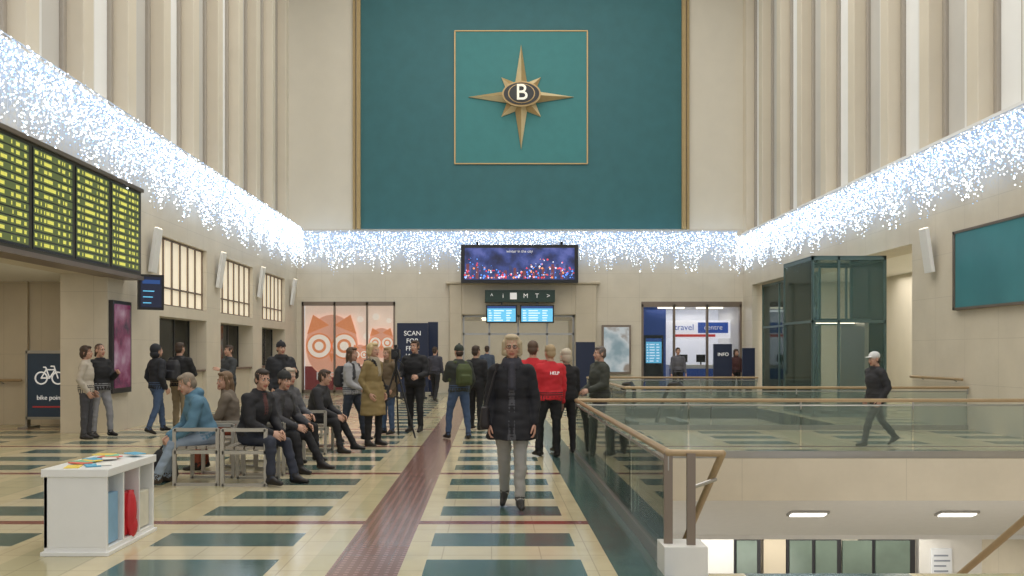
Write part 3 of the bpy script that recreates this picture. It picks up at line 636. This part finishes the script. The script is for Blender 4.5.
def person(name,x,y,yaw,H=1.72,top=(.02,.02,.022),pants=(.03,.035,.05),shoe=(.015,.013,.012),style='short',hair=(.05,.03,.02),legs=STAND,arms=AD,lean=0,coat=0,bulk=1.0,bag=None,bagc=(.02,.02,.02),hy=0,hp=0,hk=('relax','relax'),skin=SKIN,hat=(.02,.02,.02),scarf=None,vox=None,fem=False,hood=False,z0=0,trim=None,glasses=False,backtext=None,shirt=None,zipc=None):
    d=y; vox=vox or (.009 if d<9.5 else .012 if d<12 else .016 if d<20 else .022)
    P=[];s=H/1.75;PZ=.95
    L=math.radians(lean);u=Vector((0,-math.sin(L),math.cos(L)));w=Vector((0,-math.cos(L),-math.sin(L)));X=Vector((1,0,0));pel=Vector((0,0,PZ))
    low=9
    sit=legs[0][0]>60
    for (f,a,f2,fp),sd in zip(legs,(1,-1)):
        hip=pel+Vector((sd*.09,0,-.02));kn=hip+vec(f,a,sd)*.43;an=kn+vec(f2,a*.3,sd)*.41
        P.append((capsule(hip,.098*(.5+.5*bulk),kn,.066),'pants'));P.append((capsule(kn,.066,kn.lerp(an,.4),.063),'pants'));P.append((capsule(kn.lerp(an,.4),.062,an+ (kn-an)*.02,.052),'pants'))
        p=math.radians(fp);fd=Vector((sd*.12,-math.cos(p),-math.sin(p))).normalized();fu=Vector((0,-math.sin(p),math.cos(p)))
        he=an+fd*-.03-fu*.045;ba=an+fd*.10-fu*.052;to=an+fd*.165-fu*.058
        P.append((capsule(an-fu*.0,.046,he,.042),'shoe'));P.append((capsule(an+fd*.02-fu*.01,.044,ba,.036),'shoe'));P.append((capsule(ba,.036,to,.029),'shoe'));P.append((capsule(he-fu*.0,.040,ba,.036),'shoe'))
        low=min(low,he.z-.042,ba.z-.036,to.z-.029)
    sw=.165 if fem else .185
    B=bulk
    def R(h,rx,ry,off=0): return (pel+u*h+w*off,X*rx*B,w*ry*B)
    hipx=.172 if fem else .165
    P.append((loft([R(-.10,.10,.085),R(-.03,hipx*.96,.118),R(.05,hipx,.12)]),'pants'))
    P.append((loft([R(-.06 if not sit else 0,hipx*1.06,.132),R(.04,hipx*1.04,.13),R(.14,.150,.118),R(.28,.168,.128,.008),R(.38,sw*.98,.125),R(.45,sw*.86,.10,-.01),R(.50,.10,.08,-.01),R(.55,.068,.068,.0)]),'top'))
    if coat:
        nn=6;rg=[]
        fl=.06 if not sit else 0
        for i in range(nn+1):
            t=i/nn; spread=abs(legs[0][0]-legs[1][0])/400
            rg.append((pel+u*.16+Vector((0,0,-(coat+.16)*t)),X*(.155*B+(.03+fl)*t**.7),w*(.12*B+(.035+fl*.5+spread)*t**.7)))
        P.append((loft(rg),'top'))
        if zipc:
            zp=[pel+u*.50+w*(.085*B),pel+u*.38+w*(.128*B),pel+u*.28+w*(.138*B),pel+u*.14+w*(.125*B),pel+u*.0+w*(.155*B),pel+Vector((0,0,-coat+.02))+w*(.12*B+.045+spread)]
            for p,q in zip(zp,zp[1:]): P.append((capsule(p,.010,q,.010,8),'acc'))
    if hood: P.append((ellip(pel+u*.52-w*.09,(.11,.06,.075)),'top')); P.append((ellip(pel+u*.535-w*.04,(.10,.075,.05)),'top'))
    if shirt: P.append((loft([(pel+u*.30+w*.118*B,X*.012,w*.02),(pel+u*.44+w*.10*B,X*.030,w*.018),(pel+u*.52+w*.06,X*.03,w*.025)],12,2,4),'acc'))
    hands=[]
    wrs=[]
    for (f,a,f2,a2),sd,k in zip(arms,(1,-1),hk):
        sh=pel+u*.435+X*sd*sw
        RL=Matrix.Rotation(L,3,'X')
        el=sh+RL@vec(f,a,sd)*.285;wr=el+RL@vec(f2,a2,sd)*.25
        P.append((capsule(pel+u*.42+X*sd*.09,.085*B,sh-X*sd*.012,.070*B),'top'));P.append((capsule(sh,.066*B,el,.052*B),'top'));P.append((capsule(el,.052*B,wr,.040*B),'top'))
        dirv=(wr-el).normalized(); hint=w if abs(dirv.dot(w))<.75 else Vector((-sd*.5,0,1))
        zc=-dirv; yc=-(hint-hint.dot(zc)*zc).normalized(); xc=yc.cross(zc)
        Mh=Matrix((xc,yc,zc)).transposed()
        if sd<0: Mh=Mh@Matrix.Diagonal((-1,1,1))
        hands.append((Mh,wr+dirv*.015,k,sd));wrs.append((wr,dirv))
    if bag=='backpack':
        P.append((loft([(pel+u*.06-w*.19*B,X*.13,w*.06),(pel+u*.10-w*.20*B,X*.155,w*.085),(pel+u*.36-w*.20*B,X*.15,w*.08),(pel+u*.46-w*.18*B,X*.10,w*.05)],24,3.2),'bag'))
        P.append((loft([(pel+u*.10-w*.28*B,X*.09,w*.03),(pel+u*.25-w*.28*B,X*.09,w*.035)],20,3.2),'bag'))
        for sd in(1,-1):
            P.append((capsule(pel+u*.49+X*sd*.10-w*.08,.022,pel+u*.49+X*sd*.10+w*.09,.022),'bag'));P.append((capsule(pel+u*.49+X*sd*.10+w*.09,.02,pel+u*.25+X*sd*.13*B+w*.125*B,.02),'bag'));P.append((capsule(pel+u*.25+X*sd*.13*B+w*.125*B,.018,pel+u*.16+X*sd*.16*B,.018),'bag'))
    if bag=='shoulder':
        sg=-1 if zipc else 1
        c=pel+X*.24*B*sg+u*.0+(w*.05 if zipc else w*0)
        P.append((loft([(c+Vector((0,0,-.14)),X*.04,w*.13),(c+Vector((0,0,-.1)),X*.055,w*.15),(c+Vector((0,0,.08)),X*.04,w*.14)],24,3.5),'bag'))
        if not zipc:
            P.append((capsule(c+Vector((0,0,.06))+w*.08,.014,pel+u*.50-X*.10+w*.09*B,.014),'bag'));P.append((capsule(c+Vector((0,0,.06))-w*.08,.014,pel+u*.50-X*.10-w*.10*B,.014),'bag'));P.append((capsule(pel+u*.51-X*.10+w*.09*B,.014,pel+u*.51-X*.10-w*.1*B,.014),'bag'))
        else:
            for o in (.08,-.08): P.append((capsule(c+Vector((0,0,.06))+w*o,.013,pel+u*.49-X*.15+w*o*1.2,.013),'bag'))
            P.append((capsule(pel+u*.505-X*.15+w*.1,.013,pel+u*.505-X*.15-w*.1,.013),'bag'))
    if scarf:
        P.append((loft([R(.47,.09,.095,.01),R(.52,.095,.095,.012),R(.57,.075,.08,.01)],24,2,2),'scarf'));P.append((capsule(pel+u*.5+w*.11,.035,pel+u*.28+w*.135*B,.03),'scarf'))
    nv,fs=remesh(P,vox,6 if vox<.01 else 4,.012)
    hs=head(style);hc=pel+u*.675+w*.012
    Rm=Matrix.Rotation(math.radians(hy),3,'Z')@Matrix.Rotation(L*.55+math.radians(hp),3,'X')
    mats={'top':col(top,'cloth_top'),'pants':col(pants,'cloth_trousers'),'shoe':col(shoe,'shoe_leather',.5),'skin':mat('skin_%d'%int(skin[0]*100),skin,.55,nz=.08),'hair':col(hair,'hair',.65),'hat':col(hat,'hat'),'bag':col(bagc,'bag_fabric',.7),'scarf':col(scarf or (0,0,0),'scarf'),'lips':mat('lips_%d'%int(skin[0]*100),(skin[0]*.7,skin[1]*.4,skin[2]*.4),.5,nz=0),'eye':mat('eye_white',(.7,.68,.65),.3,nz=0),'iris':mat('eye_iris',(.03,.02,.015),.2,nz=0),'acc':col(trim or shirt or zipc or (0,0,0),'coat_trim')}
    b=MB()
    def addm(V,fs):
        o=len(b.v);b.v+=[tuple(v) for v in V]
        for f,m in fs: b.f.append(tuple(a+o for a in f));b.m.append(b.mi(mats[m]))
    addm(nv,fs);addm([hc+Rm@v for v in hs[0]],hs[1])
    for Mh,o,k,sd in hands:
        hv,hf=hand(k)
        if (Mh.determinant()<0): hf=[(tuple(reversed(f)),m) for f,m in hf]
        addm([o+Mh@v for v in hv],hf)
    if backtext:
        b.text(backtext,.07,Matrix.Translation((0,.150*B,PZ+.36))@Matrix.Rotation(math.pi,4,'Z')@FY,TXW,.006)
    if glasses:
        for sd in(1,-1):
            pts=[hc+Rm@Vector((sd*.031+.021*math.cos(t),-.098,.006+.017*math.sin(t))) for t in [k*math.pi/5 for k in range(11)]]
            for p,q in zip(pts,pts[1:]):
                V,F=capsule(p,.0028,q,.0028,6);addm(V,[(f,'iris') for f in F])
    b.v=[((Vector(v)-Vector((0,0,low)))*s)[:] for v in b.v]
    o=b.finish(name,smooth=True)
    o.location=(x,y,z0);o.rotation_euler=(0,0,math.radians(yaw));return o
def at(px,py): d=1395/(py-352);return (px-491)*d/900,d
def pp(name,px,py,yaw,**k):
    x,y=at(px,py);return person(name,x,y,yaw,**k)
JB=(.06,.10,.19);BK=(.014,.014,.017);RED=(.55,.02,.03)
pp('walking_woman',512,509,-2,H=1.71,top=(.010,.010,.014),pants=(.34,.33,.31),style='curly',hair=(.46,.37,.24),legs=((19,-1,6,0),(-10,-1,-26,22)),arms=((2,13,20,-1),(2,13,20,-1)),coat=.24,bulk=1.12,fem=True,hood=True,scarf=(.04,.04,.055),glasses=True,skin=(.50,.27,.19),zipc=(.07,.07,.08),bag='shoulder',bagc=(.022,.018,.02))
pp('station_helper',533,456,170,H=1.72,top=RED,pants=BK,style='short',hair=(.10,.06,.04),bulk=1.15,arms=((10,8,50,-10),(10,8,50,-10)),legs=CONTRA)
pp('station_helper',550,457,200,H=1.66,top=RED,pants=BK,style='short',hair=(.38,.28,.16),bulk=1.2,backtext='HELP',legs=CONTRA)
pp('standing_woman',566,453,195,H=1.60,top=BK,pants=BK,style='bob',hair=(.50,.44,.34),bulk=1.12,fem=True,arms=((20,8,70,-10),(5,8,20,0)),legs=CONTRA)
pp('standing_man',600,449.5,-70,H=1.64,top=(.05,.055,.045),pants=(.03,.03,.035),style='short',hair=(.12,.10,.09),bulk=1.3,arms=((8,8,70,-15),(8,8,60,-10)),legs=CONTRA)
pp('standing_man',459,439,205,H=1.68,top=(.035,.04,.035),pants=JB,style='beanie',hat=(.04,.05,.04),bulk=1.2,bag='backpack',bagc=(.06,.08,.025),legs=((14,8,2,0),(-6,6,-8,0)),arms=PHONE)
pp('standing_man',476,430,150,H=1.68,top=BK,pants=BK,bulk=1.15,legs=CONTRA)
pp('standing_man',415,432,-20,H=1.78,top=BK,pants=BK,style='short',bulk=1.25,arms=((12,14,80,-10),(12,14,70,-15)),legs=CONTRA)
pp('standing_woman',373,446,60,H=1.70,top=(.26,.19,.08),pants=BK,style='bob',hair=(.55,.42,.22),coat=.42,bulk=1.08,fem=True,bag='shoulder',bagc=BK,scarf=(.35,.30,.22),arms=PK)
pp('standing_woman',352,442,70,H=1.62,top=(.38,.38,.40),pants=(.035,.045,.07),style='long',hair=(.10,.06,.035),bulk=1.2,bag='backpack',bagc=(.03,.03,.035),fem=True,arms=((10,8,60,-10),(10,8,60,-10)),legs=STEP)
pp('standing_woman',388,434,-40,H=1.64,top=(.14,.10,.06),pants=JB,style='long',hair=(.30,.2,.1),coat=.2,fem=True,arms=PK)
pp('standing_man',281,436,35,H=1.74,top=(.02,.021,.027),pants=BK,style='beanie',hat=(.015,.015,.02),bulk=1.4,scarf=BK,arms=PHONE)
pp('standing_man',229,424,-40,H=1.70,top=(.05,.055,.06),pants=BK,style='short',bulk=1.15,arms=PHONE)
pp('standing_man',180,432,165,H=1.74,top=BK,pants=(.26,.20,.12),style='short',bulk=1.2,bag='backpack',bagc=(.03,.03,.035),legs=CONTRA,arms=CROSS)
pp('standing_man',157,434,140,H=1.68,top=(.02,.022,.03),pants=JB,style='hood',bulk=1.2,legs=STEP,arms=PK)
pp('standing_woman',100,437,60,H=1.70,top=BK,pants=(.28,.28,.30),style='pony',bulk=1.2,fem=True,arms=PHONE,legs=CONTRA)
pp('standing_woman',86,439,100,H=1.66,top=(.48,.43,.36),pants=(.06,.06,.07),style='bob',fem=True,bulk=1.1,arms=PK)
pp('walking_man',877,446,-80,H=1.60,top=(.03,.03,.035),pants=BK,style='cap',hat=(.7,.7,.7),hair=(.05,.04,.03),legs=((30,1,14,0),(-20,1,-42,30)),arms=PK,bulk=1.25,lean=4,hp=6)
pp('standing_man',678,398,0,H=1.7,top=(.10,.10,.12),pants=BK);pp('standing_woman',736,396,20,H=1.65,top=(.08,.03,.03),pants=BK,style='long')
pp('standing_man',435,402,160,H=1.7,top=(.05,.05,.07),pants=BK,legs=STEP)
pp('standing_man',487,399,180,H=1.75,top=(.06,.08,.12),pants=BK,legs=STEP)
person('seated_man',-3.40,10.78,-62,H=1.72,top=(.10,.21,.30),pants=(.26,.32,.40),shoe=(.05,.035,.025),style='short',hair=(.24,.19,.14),legs=((82,6,26,0),(84,10,2,0)),arms=((35,8,75,-20),(35,8,75,-20)),lean=20,bulk=1.2,hp=10,hood=True,hk=('grip','grip'))
person('seated_man',-2.86,10.72,66,H=1.74,top=(.018,.018,.022),pants=(.03,.035,.055),style='short',hair=(.03,.02,.015),legs=((80,5,16,0),(84,10,2,0)),arms=((28,8,75,-28),(28,8,75,-28)),lean=14,bulk=1.2,hp=0,hy=-25,hk=('relax','relax'),shirt=(.10,.04,.04))
person('seated_woman',-2.82,11.75,70,H=1.70,top=(.05,.05,.058),pants=BK,style='beanie',hat=(.03,.03,.03),legs=((82,5,30,0),(84,10,12,0)),arms=((35,8,80,-20),(30,8,80,-20)),lean=12,bulk=1.28,hy=-20,bag='backpack',bagc=(.03,.03,.03))
person('seated_woman',-3.45,12.0,-80,H=1.66,top=(.16,.13,.10),pants=(.25,.06,.03),style='long',hair=(.18,.11,.06),legs=SIT,arms=((30,8,80,-20),(30,8,80,-20)),lean=8,bulk=1.15,fem=True,hy=30)
person('seated_woman',-2.95,12.9,60,H=1.70,top=(.09,.09,.10),pants=BK,style='bob',hair=(.45,.38,.30),legs=SIT,arms=((30,8,80,-20),(30,8,80,-20)),lean=6,bulk=1.15,fem=True)
person('seated_man',-2.75,14.0,80,H=1.70,top=(.03,.03,.035),pants=BK,style='short',legs=SITX,arms=((30,8,80,-20),(30,8,80,-20)),lean=15,bulk=1.2)
b=MB();x,y=-1.72,16.3
for a in (90,210,330):
    a=math.radians(a);b.tube([(x,y,1.3),(x+.42*math.cos(a),y+.42*math.sin(a),.02)],.016,BLK,8)
    b.tube([(x,y,.75),(x+.21*math.cos(a),y+.21*math.sin(a),.66)],.008,BLK,6)
b.cyl((x,y,1.0),(x,y,1.42),.025,BLK);b.box(x-.07,x+.07,y-.16,y+.16,1.42,1.6,BLK);b.cyl((x,y-.16,1.51),(x,y-.32,1.51),.055,BLK);b.box(x-.03,x+.03,y-.1,y+.08,1.64,1.68,BLK);b.box(x-.02,x+.02,y-.1,y-.06,1.6,1.65,BLK);b.box(x-.02,x+.02,y+.05,y+.08,1.6,1.65,BLK);b.tube([(x,y+.1,1.42),(x+.1,y+.4,1.3)],.01,BLK,6)
b.finish('video_camera_tripod')
b=MB();c=Vector((-4.0,11.0,0));b.add(loft([(c+Vector((0,0,.0)),Vector((.15,0,0)),Vector((0,.11,0))),(c+Vector((0,0,.05)),Vector((.17,0,0)),Vector((0,.13,0))),(c+Vector((0,0,.28)),Vector((.14,0,0)),Vector((0,.10,0))),(c+Vector((0,0,.36)),Vector((.07,0,0)),Vector((0,.05,0)))],24,3),col(BK,'bag_fabric'))
b.tube([c+Vector((-.05,0,.35)),c+Vector((0,0,.42)),c+Vector((.05,0,.35))],.012,BLK);b.finish('travel_bag',smooth=True)
# ---------------- lights
def area(name,loc,rot,sx,sy,P,c=(1,1,1)):
    l=bpy.data.lights.new(name,'AREA');l.shape='RECTANGLE';l.size=sx;l.size_y=sy;l.energy=P;l.color=c
    o=bpy.data.objects.new(name,l);S.collection.objects.link(o);o.location=loc;o.rotation_euler=rot
area('skylight_lamp',(1,16,16.8),(0,0,0),13,30,2650,(1,.975,.93))
area('recess_lamp',(-10.5,14,3.0),(0,0,0),3,6,90,(1,.88,.7))
area('recess_lamp',(XR+2.8,26,4.1),(0,0,0),3,10,290,(1,.93,.82))
area('counter_lamp',(XL-2.2,26,4.1),(0,0,0),2,12,120,(1,.88,.7))
area('lower_fill',(5.5,16.6,-1.8),(0,0,0),6,1.2,90,(1,.95,.85))  # unseen fill light added to brighten the lower level
area('soffit_fill',(5.5,9.5,-4.2),(math.radians(160),0,0),6,2,140,(1,.96,.9))  # unseen upward fill added to brighten soffit and stair void
area('entrance_lamp',(1,D+3,2.9),(0,0,0),3,4,60,(1,.9,.75))
area('shop_lamp',(7.6,D+2.2,3.2),(0,0,0),3,2,40,(1,.97,.95))
w=bpy.data.worlds.new('World');S.world=w;w.use_nodes=True;w.node_tree.nodes['Background'].inputs[0].default_value=(.94,.96,1,1);w.node_tree.nodes['Background'].inputs[1].default_value=.95
cam=bpy.data.cameras.new('Camera');co=bpy.data.objects.new('Camera',cam);S.collection.objects.link(co);co.location=(0,0,CH);co.rotation_euler=(math.pi/2,0,0)
cam.lens=900*36/1024;cam.sensor_width=36;cam.shift_x=21/1024;cam.shift_y=64/1024;cam.clip_end=200
S.camera=co
